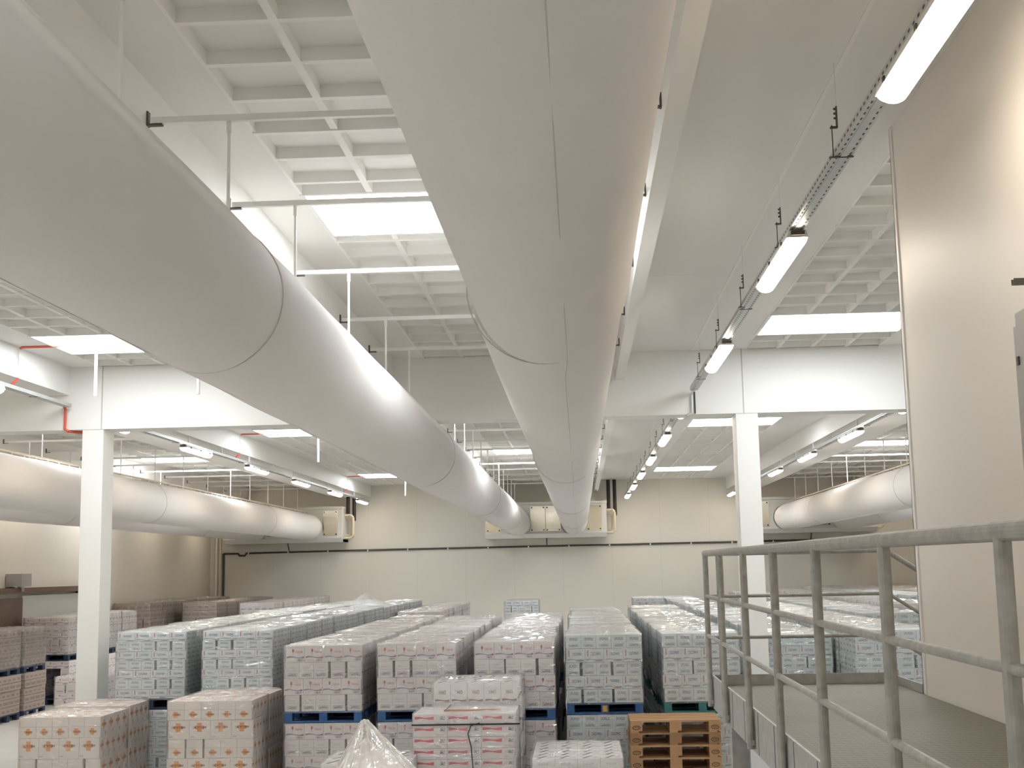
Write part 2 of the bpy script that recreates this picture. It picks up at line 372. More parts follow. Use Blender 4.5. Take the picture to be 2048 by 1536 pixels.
# ------------------------------------------------------------------ fabric ducts
def duct(X,label,shift=0,cut=YB+.3,seam=-95,yend=45.56,group='white fabric air ducts'):
    t=thing('fabric_duct',label,'air duct',(X,cut,4.51),0,group)
    r=.448; n=48; rings=[7.35,17.9,28.3,38.8]
    ys=[]; y=cut
    while y<yend-.01: ys.append(y); y+=.35
    ys.append(yend)
    for q in rings: ys+= [q-.03,q-.012,q,q+.012,q+.03]
    ys=sorted(set(ys)); mb=MB()
    rnd=random.Random(int(X*100)); ph=rnd.random()*6
    P=[]
    for y in ys:
        dr=0
        for q in rings:
            if abs(y-q)<.02: dr-=.007
            elif abs(y-q)<.4: dr-=.003*(1-abs(y-q)/.4)
        sx=(.03 if y<7.35 else .01 if y<17.9 else 0)*shift
        sg=-.012*math.sin((y-cut)*PI/2.15)**2
        row=[]
        for i in range(n):
            a=2*PI*i/n
            rr=r+dr+.004*math.sin(3*a+y*.7+ph)+(.006*math.exp(-((math.sin(a)-1)*6)**2))
            row.append((sx+rr*math.cos(a),y-cut,rr*math.sin(a)+sg*.5))
        P.append(row)
    for A,B in zip(P,P[1:]):
        for i in range(n):
            j=(i+1)%n; mb.face([A[i],A[j],B[j],B[i]],0,None,True)
    mb.face(P[0],0); 
    mb.build('sleeve',M['duct'],t).data.materials
    # weld so smoothing works
    for ch in t.children:
        if ch.name.startswith('sleeve'):
            wd=ch.modifiers.new('weld','WELD'); wd.merge_threshold=.0002
    sm=MB(); a=math.radians(seam); prev=None
    for y in [cut+k*.7 for k in range(int((yend-cut)/.7)+1)]+[yend]:
        sx=(.03 if y<7.35 else .01 if y<17.9 else 0)*shift
        p=(sx+(r+.0035)*math.cos(a),y-cut,(r+.0035)*math.sin(a))
        if prev: sm.tube(prev,p,.0022,5)
        prev=p
    sm.build('lengthwise_seam',M['seam'],t)
    for q in rings:
        rg=MB(); sx=0
        for i in range(n):
            a0,a1=2*PI*i/n,2*PI*(i+1)/n
            R1=r+.001
            rg.tube((R1*math.cos(a0)+sx,q-cut,R1*math.sin(a0)),(R1*math.cos(a1)+sx,q-cut,R1*math.sin(a1)),.004,5,caps=False)
        rg.build('joint_ring',M['seam'],t)
    tk=MB().box(-.02,0,r+.045,.02,yend-cut-.3,r+.075); tk.build('suspension_rail',M['beige'],t)
    hk=MB(); y=.35
    while y<yend-cut-.4: hk.box(-.006,y,r-.012,.006,y+.03,r+.05); y+=.5
    hk.build('rail_hook',M['whitemetal'],t)['kind']='stuff'
    cf=MB(); 
    for i in range(n):
        a0,a1=2*PI*i/n,2*PI*(i+1)/n; y0=yend-cut-.03; y1=yend-cut+.05
        R1=r+.012
        cf.face([(R1*math.cos(a0),y0,R1*math.sin(a0)),(R1*math.cos(a1),y0,R1*math.sin(a1)),(R1*math.cos(a1),y1,R1*math.sin(a1)),(R1*math.cos(a0),y1,R1*math.sin(a0))],0,None,True)
    cf.build('end_cuff',M['whitemetal'],t)
    return t
duct(-.165,'huge white fabric duct running down the middle of the photo',1,seam=-78)
duct(-2.135,'huge white fabric duct crossing the left half of the photo diagonally',0,seam=-105)
duct(-9.5,'distant white fabric duct behind the left column, the one nearer the lights',0,cut=16.0,seam=-70)
duct(-11.45,'distant white fabric duct beside the left wall, lowest at the left',0,cut=19.0,seam=-70)
duct(7.2,'distant white fabric duct right of the right column, upper one',0,cut=19.6,seam=-110)
duct(9.15,'distant white fabric duct on the far right, partly below its neighbour',0,cut=19.6,seam=-110)

# hanging bars with rods
def barset(xl,xr,rods,ys,where,grp):
    first=None
    for i,y in enumerate(ys):
        lab='white bar hung across the %s bay, %s from the camera'%(where,ORD[i])
        if first is None:
            t=thing('hanger_bar',lab,'hanger bar',(xl,y,5.75),0,grp); first=t
            L=xr-xl
            MB().box(.03,-.02,-.02,L-.03,.02,.02).build('crossbar',M['whitemetal'],t)
            for sx,d in ((0,1),(L,-1)):
                x0=sx; 
                MB().box(min(x0,x0+d*.012),-.022,-.035,max(x0,x0+d*.012),.022,.06).box(min(x0,x0+d*.10),-.02,-.032,max(x0,x0+d*.10),.02,-.022).build('wall_bracket',M['bracket'],t)
            for rx in rods:
                MB().tube((rx-xl,0,-.02),(rx-xl,0,4.51+.448+.05-5.75),.011,8).tube((rx-xl,0,-.10),(rx-xl,0,-.02),.017,8).build('drop_rod',M['galv'] if False else M['whitemetal'],t)
        else: dup(first,(xl,y,5.75),lab)
near=[5.85,7.78,9.71,12.06,14.45,16.5]; far=[20.6,22.6,24.6,26.6,28.8,30.9,33.0,35.2,37.3,39.5,41.6,43.7]
barset(-2.66,.58,(-2.135,-.165),near+far,'centre','hanger bars over the centre ducts')
barset(-12.02,-8.78,(-11.45,-9.5),[17.2]+far,'left','hanger bars over the left ducts')
barset(6.46,9.92,(7.2,9.15),far,'right','hanger bars over the right ducts')

# ------------------------------------------------------------------ air coolers on the far wall
def cooler(X,label):
    t=thing('air_cooler',label,'air cooler',(X,YF,3.98),0,'wall air coolers')
    w=4.27; d=1.2
    MB().box(0,-d,.12,w,-.02,1.16).build('casing',M['cooler'],t,bevel=.01)
    MB().box(-.06,-d-.04,1.16,w+.02,-.02,1.24).box(-.06,-d-.04,1.24,-.03,-.02,1.28).build('top_plate',M['cooler'],t)
    tr=MB(); tr.face([(0,-d-.05,.14),(w,-d-.05,.14),(w,-d+.1,.0),(0,-d+.1,.0)]); tr.box(0,-d+.1,0,w,-.02,.10); tr.face([(0,-d-.05,.14),(0,-d+.1,0),(0,-.02,0),(0,-.02,.14)]); tr.face([(w,-d-.05,.14),(w,-.02,.14),(w,-.02,0),(w,-d+.1,0)])
    tr.build('drip_tray',M['whitemetal'],t)
    px=[(.05,.55),(1.60,2.12),(2.14,2.66),(3.58,4.10)]
    for a,b in px:
        p=MB().box(a,-d-.016,.22,b,-d,1.10).build('access_panel',M['stainless'],t)
        for sx in (a+.05,b-.05):
            for sz in (.27,1.05):
                MB().box(sx-.02,-d-.03,sz-.02,sx+.02,-d-.016,sz+.02).build('panel_screw',M['black'],p)
    for a in (1.1,3.07):
        sp=MB(); n=40
        for i in range(n):
            a0,a1=2*PI*i/n,2*PI*(i+1)/n; R1=.435; zc=4.51-3.98
            sp.face([(a+R1*math.cos(a0),-d-.19,zc+R1*math.sin(a0)),(a+R1*math.cos(a1),-d-.19,zc+R1*math.sin(a1)),(a+R1*math.cos(a1),-d,zc+R1*math.sin(a1)),(a+R1*math.cos(a0),-d,zc+R1*math.sin(a0))],0,None,True)
        sp.build('duct_spigot',M['cooler'],t)
    p=MB()
    pts=[(w,-.7,.95),(w+.22,-.7,.95),(w+.30,-.7,.86),(w+.30,-.7,.22),(w+.22,-.7,.14),(w,-.7,.14)]
    p.path(pts,.045,10); p.build('coolant_pipe',M['beige'],t)
    p2=MB(); pts=[(w,-.5,.82),(w+.15,-.5,.82),(w+.2,-.5,.76),(w+.2,-.5,.3),(w+.15,-.5,.24),(w,-.5,.24)]
    p2.path(pts,.035,10).build('coolant_pipe',M['beige'],t)
    for dx,z0 in ((.10,1.0),(.32,.75)):
        MB().tube((w+dx,-.6,z0),(w+dx,-.6,ZC-.02-3.98),.065,14).build('insulated_riser',M['black'],t)
    MB().tube((w*.5,-.35,0),(w*.5,-.1,-.30),.02,8).tube((w*.5,-d+.9,0),(w*.5,-d+.9,0.01),.02).build('drain_stub',M['darkpipe'],t)
    return t
cooler(-3.3,'steel air cooler in the middle of the far wall feeding the two big ducts')
cooler(-3.3-9.32,'steel air cooler on the far wall left of centre, feeding the left ducts')
cooler(-3.3+9.35,'steel air cooler on the far wall right of the right column')
dp=MB(); pts=[(-12.9,YF-.06,3.66),(-12.35,YF-.06,3.655),(-12.33,YF-.06,3.58),(-12.1,YF-.06,3.58),(-12.08,YF-.06,3.66),(-8,YF-.06,3.69),(2,YF-.06,3.71),(14.4,YF-.06,3.75)]
dp.path(pts,.032,8); tp=dp.build('drain_pipe',M['darkpipe']); tag(tp,'thin dark drain pipe running level along the whole far wall','pipe')
MB().tube((-12.9,YF-.06,.0),(-12.9,YF-.06,3.66),.04,8).build('vertical_leg',M['darkpipe'],tp)
cl=MB()
for k in range(18): cl.box(-12+k*1.45,YF-.10,3.62+.003*k,-11.96+k*1.45,YF,3.70+.003*k)
cl.build('pipe_clip',M['whitemetal'],tp)['kind']='stuff'
t=thing('riser_pipe','pair of pale vertical pipes in the far left corner','pipe',(-13.15,YF-.12,0))
for dx in (0,.14): MB().tube((dx,0,0),(dx,0,4.6),.05,10).build('pipe_length',M['beige'] if dx else M['cooler'],t)

# ------------------------------------------------------------------ light rows
def lamp_proto():
    t=thing('fluorescent_light','x','light',(0,0,5.30),0,'x')
    L=1.78; w=.082
    # grey housing
    hb=MB()
    A=[(-w,0),(w,0),(w*.8,.055),(-w*.8,.055)]
    for (x0,z0),(x1,z1) in zip(A,A[1:]+A[:1]):
        hb.face([(x0,0,z0),(x1,0,z1),(x1,L,z1),(x0,L,z0)])
    hb.face([(x,0,z) for x,z in A]); hb.face([(x,L,z) for x,z in A][::-1])
    hb.build('housing',M['whitemetal'],t)
    db=MB(); n=10; prof=[(w*.97*math.cos(PI+PI*i/n),.062*math.sin(PI+PI*i/n)) for i in range(n+1)]
    secs=[(0.015,.35),(.03,.75),(.06,1),(L-.06,1),(L-.03,.75),(L-.015,.35)]
    for (y0,s0),(y1,s1) in zip(secs,secs[1:]):
        for (xa,za),(xb,zb) in zip(prof,prof[1:]):
            q0=.85+.15*s0; q1=.85+.15*s1
            db.face([(xa*q0,y0,za*s0),(xb*q0,y0,zb*s0),(xb*q1,y1,zb*s1),(xa*q1,y1,za*s1)],0,None,True)
    db.face([(x*.9,.015,z*.35) for x,z in prof]); db.face([(x*.9,L-.015,z*.35) for x,z in prof][::-1])
    db.build('diffuser',M['lamp'],t)
    cb=MB()
    for y in (.25,.9,1.55):
        for s in (-1,1): cb.box(s*w-.004 if s>0 else -w-.006,y,-.004,s*w+.006 if s>0 else -w+.004,y+.03,.03)
    cb.build('clip',M['bracket'],t)['kind']='stuff'
    for yy in (-.03,L+.0): 
        MB().box(-.05,yy,.012,.05,yy+.03,.045).build('end_gland',M['bracket'],t)
    return t
LP=lamp_proto(); used=False
def lamp(x,y,z,label,group):
    global used
    if not used: LP.location=(x,y,z); LP['label']=label; LP['group']=group; used=True; return LP
    return dup(LP,(x,y,z),label,group=group)
def tray(x,y0,y1,z,label,hang,zh,zbr=True,grp='cable trays carrying the lights'):
    t=thing('cable_tray',label,'cable tray',(x,y0,z),0,grp); L=y1-y0
    MB().box(-.055,0,0,.055,L,.003).box(-.055,0,.003,-.052,L,.05).box(.052,0,.003,.055,L,.05).box(-.02,0,-.001,.02,L,-.006).build('tray_channel',M['tray'],t)
    sl=MB(); y=.1
    while y<min(L,22)-.1: 
        sl.box(-.0562,y,.018,-.055,y+.035,.032); sl.box(-.04,y,-.0012,-.03,y+.035,0.0); sl.box(.03,y,-.0012,.04,y+.035,0.0); y+=.09
    sl.build('slot_row',M['darkpipe'],t)['kind']='stuff'
    MB().tube((-.02,0,.025),(-.02,L,.025),.014,6).tube((.015,0,.022),(.015,L,.022),.011,6).build('cable_bundle',M['cooler'],t)
    for hy in hang:
        y=hy-y0; zt=zh-z
        h=MB()
        if zbr:
            h.box(-.032,y-.012,.19,-.024,y+.012,.325).box(-.07,y-.014,.186,-.024,y+.014,.194)
            h.tube((-.060,y,-.0),(-.060,y,.205),.0035,6).box(-.085,y-.014,-.004,.0,y+.014,.0)
            for zz in (.31,.28,.25): h.tube((-.028,y,zz),(-.045,y,zz),.007,6)
            MB().tube((-.026,y,.32),(-.026,y,zt),.0025,6).build('ceiling_wire',M['ceil'],t)
        else:
            h.box(-.015,y-.012,.05,.015,y+.012,zt).box(-.06,y-.014,-.004,.06,y+.014,0)
        h.build('hanger',M['bracket'] if zbr else M['whitemetal'],t)
    cp=MB(); 
    for q in range(1,int(L/4.8)+1): cp.box(-.062,q*4.8-.02,-.008,.062,q*4.8,-.003)
    if cp.v: cp.build('joint_clip',M['darkpipe'],t)
    return t
ystart=[.0,4.92,9.66,14.45,19.5,24.4,29.3,34.2,39.2,44.25]
XCt=1.70
tray(XCt,-6.5,18.65,5.40,'slotted metal cable tray above the nearest lights, top right',[.9,3.2,5.55,7.9,10.2,12.6,14.9,17.3],ZC)
tray(XCt,19.3,46.6,5.40,'slotted metal cable tray over the small light row receding beside the right column',[20.2+2.35*i for i in range(11)],ZC)
where={1:'nearest light, cut off by the top right corner',2:'second light down the upper right tray',3:'third light of the near tray, just before the cross beam'}
for i,y in enumerate(ystart):
    if i==0: continue
    lab=where.get(i) or 'light in the receding row left of the right column, %s beyond the cross beam'%ORD[i-4]
    lamp(XCt+.005,y,5.3405,lab,'lights of the right centre row')
tray(-7.50,-6.5,18.7,5.40,'grey cable tray under the girder at the far left edge, before the beam',[8+2*i for i in range(5)],5.59,False)
tray(-7.56,19.3,46.6,5.40,'grey cable tray under the left girder beyond the cross beam',[20.2+2.35*i for i in range(11)],5.59,False)
lamp(-7.50,14.65,5.3405,'light cut off by the left photo edge, before the cross beam','lights of the left row')
for i,y in enumerate(ystart[4:]):
    lamp(-7.56,y+.15,5.3405,'light in the left row, %s beyond the cross beam'%ORD[i],'lights of the left row')
tray(5.33,19.3,46.6,5.40,'grey cable tray under the girder right of the right column',[20.2+2.35*i for i in range(11)],5.59,False)
for i,y in enumerate(ystart[4:]):
    lamp(5.30,y+.1,5.3405,'light in the row right of the right column, %s beyond the cross beam'%ORD[i],'lights of the right row')
for i,y in enumerate((-5.9,-1.2,3.6,8.6)):  # lamps out of view, added to raise the ambient light
    lamp(-7.50,y,5.3405,'unseen added light extending the left row near the camera, %s'%ORD[i],'lights of the left row')
for i,y in enumerate((-5.9,-1.2)):  # row carried on unseen behind the camera, added as fill light
    lamp(XCt+.005,y,5.3405,'unseen added light extending the right centre row near the camera, %s'%ORD[i],'lights of the right centre row')
# hidden mirror row behind the left duct (its glow is seen)
tray(-3.9,19.3,46.6,5.40,'cable tray hidden behind the big left duct',[20.2+4.7*i for i in range(6)],5.59,False)
for i,y in enumerate(ystart[1:]):
    if i%2: lamp(-3.9,y,5.3405,'light behind the big left duct, %s from the camera'%ORD[i//2],'lights behind the left duct')
tray(-12.45,-6,46,5.40,'cable tray under the girder beside the left wall, behind the left ducts',[3+5*i for i in range(9)],5.59,False)
for i,y in enumerate([2.5]+ystart[2:]):
    lamp(-12.45,y,5.3405,'light beside the left wall behind the left ducts, %s from the camera'%ORD[i],'lights along the left wall')
tray(10.9,19.3,46,5.40,'cable tray beyond the right ducts',[20.2+5*i for i in range(5)],ZC,False)
for i,y in enumerate(ystart[4:]):
    lamp(10.9,y,5.3405,'light beyond the right ducts, %s behind the cross beam'%ORD[i],'lights beyond the right ducts')
# cable conduit down the beam face below the near tray
cd=MB(); cd.path([(XCt-.02,18.66,5.41),(XCt-.02,18.775,5.36),(XCt-.02,18.775,5.09),(XCt-.1,18.775,5.055),(XCt-.1,19.0,5.04)],.018,8)
cdo=cd.build('cable_drop',M['cooler']); tag(cdo,'grey cable bundle dropping down the cross beam from the right tray','cable')
MB().tube((XCt+.02,18.785,5.40),(XCt+.02,18.785,5.08),.010,6).build('thin_cable',M['darkpipe'],cdo)

# red conduits to the smoke vents and white poles
def redpipe(y,label):
    t=thing('red_conduit',label,'conduit',(-7.5,y,5.55),0,'red conduits on the left girder')
    MB().path([(.025,0,.43),(.06,0,.445),(.55,0,.445)],.016,8).build('upper_run',M['red'],t)
    MB().tube((.012,0,.43),(.012,0,.03),.010,8).build('grey_drop',M['cooler'],t)
    MB().path([(.012,0,.03),(.0,0,.0),(-.10,-.05,-.10)],.018,8).build('lower_hook',M['red'],t)
redpipe(16.95,'red conduit running from the nearest left skylight down the girder')
redpipe(28.5,'red conduit on the bright girder face beyond the cross beam, left')
redpipe(42.0,'small red conduit at the farthest left skylight')
rp=MB(); rp.path([(-7.56,18.72,5.41),(-7.56,18.775,5.38),(-7.56,18.775,5.08),(-7.52,18.8,5.05),(-7.25,19.2,5.045)],.020,8)
tag(rp.build('red_conduit',M['red']),'red conduit dropping down the beam face beside the left column','conduit')
for x,y,lab in ((-6.52,17.2,'white vertical pole hanging from the nearest left skylight'),(-5.13,17.3,'short white pole peeking out under the left duct'),(-5.75,28.6,'white pole hanging from the middle left skylight'),(-5.62,42.2,'white pole hanging from the farthest left skylight')):
    t=thing('vent_pole',lab,'pole',(x,y,ZC-.66),0,'white poles under the left skylights')
    MB().tube((0,0,0),(0,0,.675),.021,12).build('tube',M['whitemetal'],t)
    MB().tube((0,0,-.006),(0,0,.0),.024,12).build('end_cap',M['whitemetal'],t)

# ------------------------------------------------------------------ door on the left wall
t=bpy.data.objects.new('door_1',None); C.objects.link(t); t.location=(XL,30.3,0); t['kind']='structure'
MB().box(0,.45,0,.10,4.0,2.5).build('door_leaf',M['doorpanel'],t)
MB().box(0,4.05,0,.14,4.55,2.62).box(0,-2.6,0,.14,.4,2.45).build('door_frame',M['brown'],t)
MB().box(0,-3,2.56,.22,4.6,2.69).build('sliding_rail',M['brown'],t)
MB().box(.02,-.3,2.72,.40,.25,3.02).box(.15,.05,2.6,.25,.2,2.72).build('drive_box',M['cabinet'],t)

# ------------------------------------------------------------------ platform, railing, stairs
ZP=2.007; PX0,PX1,PY1=.974,2.33,10.10; PYB=1.0
pf=thing('steel_platform','galvanised steel platform with grating deck at lower right','platform',(PX0,PYB,0))
Ly=PY1-PYB; Wx=PX1-PX0
MB().box(.02,0,ZP-.035,Wx-.001 if False else Wx-.02,Ly-.02,ZP).build('grating_deck',M['grating'],pf)
fb=MB().box(0,0,ZP-.17,.012,Ly,ZP+.075).box(.012,0,ZP-.17,.06,Ly,ZP-.16)
fb.build('side_fascia',M['galv'],pf)
MB().box(0,Ly-.012,ZP-.17,Wx+.0,Ly,ZP+.075).build('end_kick_plate',M['galv'],pf)
MB().box(Wx-.012,YW+.05-PYB,ZP-.17,Wx,Ly-.012,ZP+.06).build('inner_kick_plate',M['galv'],pf)
for ly in (Ly-.55,Ly-4.2,Ly-8.0):
    MB().box(.07,ly,0,.19,ly+.12,ZP-.17).box(.03,ly-.04,0,.23,ly+.16,.012).build('support_leg',M['galv'],pf)
jb=MB()
for k in range(14): jb.box(-.002,.35+k*.62,ZP-.165,0,.354+k*.62,ZP+.07)
jb.build('plate_joint',M['darkpipe'],pf)['kind']='stuff'
rl=thing('platform_railing','galvanised tube railing along the open side of the platform','railing',(PX0-.024,PYB,ZP))
zt,zm,zl=.985,.66,.352
YA=PY1-PYB-.05
def rail(parent,a,b,r,name='handrail'): 
    return MB().tube(a,b,r,16).build(name,M['galvpipe'],parent)
rail(rl,(0,0,zt-.036),(0,YA,zt),.0235)
rail(rl,(0,0,zm-.008),(0,YA,zm+.003),.0145,'middle_rail'); rail(rl,(0,0,zl-.02),(0,YA,zl+.02),.0145,'lower_rail')
for yy in (10.03,8.99,7.72,6.53,5.36,4.16,3.0,1.8):
    y=yy-PYB
    MB().tube((0,y,-.15),(0,y,zt-.036*(YA-y)/YA),.0205,14).build('post',M['galvpipe'],rl)
    MB().box(-.018,y+.022,-.15,.018,y+.032,.03).box(-.008,y-.02,-.13,.02,y+.03,-.10).build('foot_bracket',M['galv'],rl)
r2=thing('platform_railing','galvanised tube railing across the far end of the platform and down the stairs','railing',(PX0-.022,PY1-.03,ZP))
W2=1.36
rail(r2,(.02,0,zt),(W2,0,zt),.021); rail(r2,(.02,0,zm),(W2,0,zm),.0135,'middle_rail'); rail(r2,(.02,0,zl),(W2,0,zl),.0135,'lower_rail')
for zz,rr,nm in ((zt,.021,'handrail'),(zm,.0135,'middle_rail'),(zl,.0135,'lower_rail')): rail(r2,(W2,0,zz),(W2+1.9,.25,zz-1.22),rr,nm)
for x in (.10,W2+.01): MB().tube((x,0,-.15),(x,0,zt),.0205,14).build('post',M['galvpipe'],r2)
MB().tube((W2+1.2,.16,-.77-.9),(W2+1.2,.16,zt-.77),.0205,14).build('post',M['galvpipe'],r2)
stt=thing('stair_flight','steel stair flight going down behind the partition wall','stairs',(PX1,PY1-.895,0))
sb=MB(); 
for yy in (.0,.83):
    sb.face([(0,yy,ZP-.17),(0,yy,ZP+.07),(2.9,yy,.15),(2.9,yy,-.0),(2.72,yy,0)]); sb.face([(0,yy+.012,ZP-.17),(2.72,yy+.012,0),(2.9,yy+.012,0),(2.9,yy+.012,.15),(0,yy+.012,ZP+.07)])
    sb.face([(0,yy,ZP+.07),(0,yy+.012,ZP+.07),(2.9,yy+.012,.15),(2.9,yy,.15)])
    sb.face([(0,yy,ZP-.17),(2.72,yy,0),(2.72,yy+.012,0),(0,yy+.012,ZP-.17)])
sb.build('stringer',M['galv'],stt)
for k in range(10): MB().box(.05+k*.285,.014,ZP-.2-k*.195,.30+k*.285,.828,ZP-.17-k*.195).build('tread',M['grating'],stt)

# ------------------------------------------------------------------ things on the partition wall
t=thing('control_cabinet','grey metal control cabinet on the partition wall, cut by the right photo edge','cabinet',(XW,5.88,3.06))
MB().box(-.20,-1.2,0,-.02,.42,1.02).build('cabinet_body',M['cabinet'],t,bevel=.006)
MB().box(-.21,-1.18,.02,-.2005,.42,.95).build('cabinet_door',M['cabinet'],t)
MB().box(-.218,.36,.76,-.21,.385,.80).build('hinge',M['darkpipe'],t)
MB().box(-.02,-1.0,.1,0,.3,.9).build('back_plate',M['cabinet'],t)
t=thing('wall_bracket_arm','short steel channel bracket sticking out of the wall above the cabinet','bracket',(XW,5.88,4.20))
MB().box(-.23,.30,0,0,.34,.004).box(-.23,.30,.004,0,.304,.028).box(-.23,.336,.004,0,.34,.028).build('channel',M['bracket'],t)

# ------------------------------------------------------------------ pallets and wrapped loads
def pallet_mb(w,d,h=.144,mi=0,mk=None):
    mb=MB(); b=h-.022-.022-.022
    for i in range(7):
        bw=d*.095; y=(d-bw)*i/6; mb.box(0,y,h-.022,w,y+bw,h,mi)
    for i in range(3):
        bw=w*.10; x=(w-bw)*i/2
        mb.box(x,0,h-.044,x+bw,d,h-.022,mi)
        for j in range(3):
            bd=d*.12; y=(d-bd)*j/2
            mb.box(x,y,.022,x+bw,y+bd,h-.044,mi)
    for j in range(3):
        bd=d*.12; y=(d-bd)*j/2; mb.box(0,y,0,w,y+bd,.022,mi)
    return mb
def grid_cartons(kind,w,d,nl,lh,z0,rnd,opts):
    """list of (x0,y0,z0,x1,y1,z1,slots,visible?)"""
    out=[]; nA,nB=opts.get('nx',(4,5)); dA,dB=opts.get('ny',(5,4))
    for l in range(nl):
        typ=(l+opts.get('start',0))%2   # 0: long faces to the front, 1: short faces
        if opts.get('same'): typ=0
        nx,ny=(nA,dA) if typ==0 else (nB,dB)
        jx=rnd.uniform(-.012,.012); jy=rnd.uniform(-.008,.008)
        W=w*(1 if typ==0 else opts.get('wshort',1)); bw=W/nx; bd=d/ny
        gaps=[0]*(nx+1)
        if typ==1 and l!=nl-1:
            # short-face layers are loose: a couple of dark gaps
            for g in rnd.sample(range(1,nx),2 if nx>3 else 1): gaps[g]=rnd.uniform(.018,.04)
        tot=sum(gaps); bw=(W-tot)/nx; x=jx+(w-W)/2
        for i in range(nx):
            x+=gaps[i]
            for j in range(ny):
                q=.0016
                hh=opts.get('top',{}).get(l,lh)
                vis=(j==0) or (i==nx-1 and opts.get('side')!='L') or (i==0 and opts.get('side')=='L') or l==nl-1
                if typ==0: sl=(0,3,2)
                else: sl=(1,0 if kind!='orange' else 3,2)
                out.append((x+q,j*bd+jy+q,z0+l*lh+.0008,x+bw-q,(j+1)*bd+jy-q,z0+l*lh+hh-.0025,sl,vis))
            x+=bw
    return out
def film_mb(w,d,z0,z1,rnd,amp=.012,ov=.012,low=False):
    mb=MB(); nx,ny,nz=12,12,8
    def P(x,y,z,n):
        a=amp*(rnd.random()-.3)
        return Vector((x,y,z))+Vector(n)*a
    def sheet(o,u,v,nu,nv,n):
        g=[[None]*(nv+1) for _ in range(nu+1)]
        for i in range(nu+1):
            for j in range(nv+1):
                p=Vector(o)+Vector(u)*(i/nu)+Vector(v)*(j/nv)
                ed=i in(0,nu) or j in (0,nv)
                g[i][j]=p if ed else P(p.x,p.y,p.z,n)
        for i in range(nu):
            for j in range(nv): mb.face([g[i][j],g[i+1][j],g[i+1][j+1],g[i][j+1]],0,None,True)
    x0,x1,y0,y1=-ov,w+ov,-ov,d+ov; H=z1-z0+(.001 if low else ov)
    sheet((x0,y0,z0),(x1-x0,0,0),(0,0,H),nx,nz,(0,-1,0))
    sheet((x1,y0,z0),(0,y1-y0,0),(0,0,H),ny,nz,(1,0,0))
    sheet((x1,y1,z0),(x0-x1,0,0),(0,0,H),nx,nz,(0,1,0))
    sheet((x0,y1,z0),(0,y0-y1,0),(0,0,H),ny,nz,(-1,0,0))
    if low: mb.face([(x0,y0,z0+H),(x1,y0,z0+H),(x1,y1,z0+H),(x0,y1,z0+H)])
    else:
        fo=[(rnd.uniform(.03,d-.03),rnd.uniform(-.22,.22),rnd.uniform(.010,.022),rnd.uniform(.006,.020),rnd.uniform(0,.6)*w,rnd.uniform(.3,1)*w) for _ in range(16)]
        fo+=[(rnd.uniform(0,d),rnd.uniform(-1.6,1.6),rnd.uniform(.010,.018),rnd.uniform(.006,.016),rnd.uniform(0,.8)*w,rnd.uniform(.15,.35)*w) for _ in range(12)]
        nu,nv=14,56; g=[]
        for i in range(nu+1):
            row=[]
            for j in range(nv+1):
                x=x0+(x1-x0)*i/nu; y=y0+(y1-y0)*j/nv; h=0
                for (a,b,wd,hh,xs,ln) in fo:
                    t_=(x-xs)/ln
                    if 0<=t_<=1: h+=hh*math.sin(PI*t_)**.5*math.exp(-((y-a-b*(x-w/2))/wd)**2)
                if i in (0,nu) or j in (0,nv): h=0
                row.append((x,y,z0+H+min(h,.03)+(amp*.25*rnd.random() if 0<i<nu and 0<j<nv else 0)))
            g.append(row)
        for i in range(nu):
            for j in range(nv): mb.face([g[i][j],g[i+1][j],g[i+1][j+1],g[i][j+1]],0,None,True)
    return mb
def weld(o,d=.0004):
    m=o.modifiers.new('weld','WELD'); m.merge_threshold=d; return o
def load(name,label,loc,w,d,nl,lh,kind,pcol,detail=True,opts=None,seed=0,group=None,ph=.144,wrap=True,tagmark=False):
    opts=opts or {}; rnd=random.Random(seed)
    t=thing('pallet_load',label,'pallet load',loc,0,group)
    if pcol: 
        po=pallet_mb(w,d,ph).build('pallet',M[pcol],t)
        if tagmark: MB().box(w*.47,-.003,.03,w*.53,0,.11).build('orange_block_mark',M['orangetag'],po)
    cs=grid_cartons(kind,w,d,nl,lh,ph,rnd,opts); mats=CARD[kind]
    rest=MB()
    for c in cs:
        x0,y0,z0,x1,y1,z1,sl,vis=c
        if detail and vis and opts.get('cnt',0)<100:
            opts['cnt']=opts.get('cnt',0)+1
            b=MB().box(0,0,0,x1-x0,y1-y0,z1-z0,mf=sl)
            b.build('carton',mats,t,loc=(x0,y0,z0))
        elif vis or not detail: rest.box(x0,y0,z0,x1,y1,z1,mf=sl)
    if detail:
        # inner cartons nobody sees, as one block of cardboard
        for c in cs:
            if not c[7]: rest.box(*c[:6],mf=c[6])
    if rest.v:
        ro=rest.build('carton',mats,t); ro['kind']='stuff'
    if wrap:
        weld(film_mb(w,d,ph-.02,ph+nl*lh,rnd,amp=opts.get('amp',.016),low=opts.get('low',False)).build('stretch_wrap',M['film'],t))
    return t
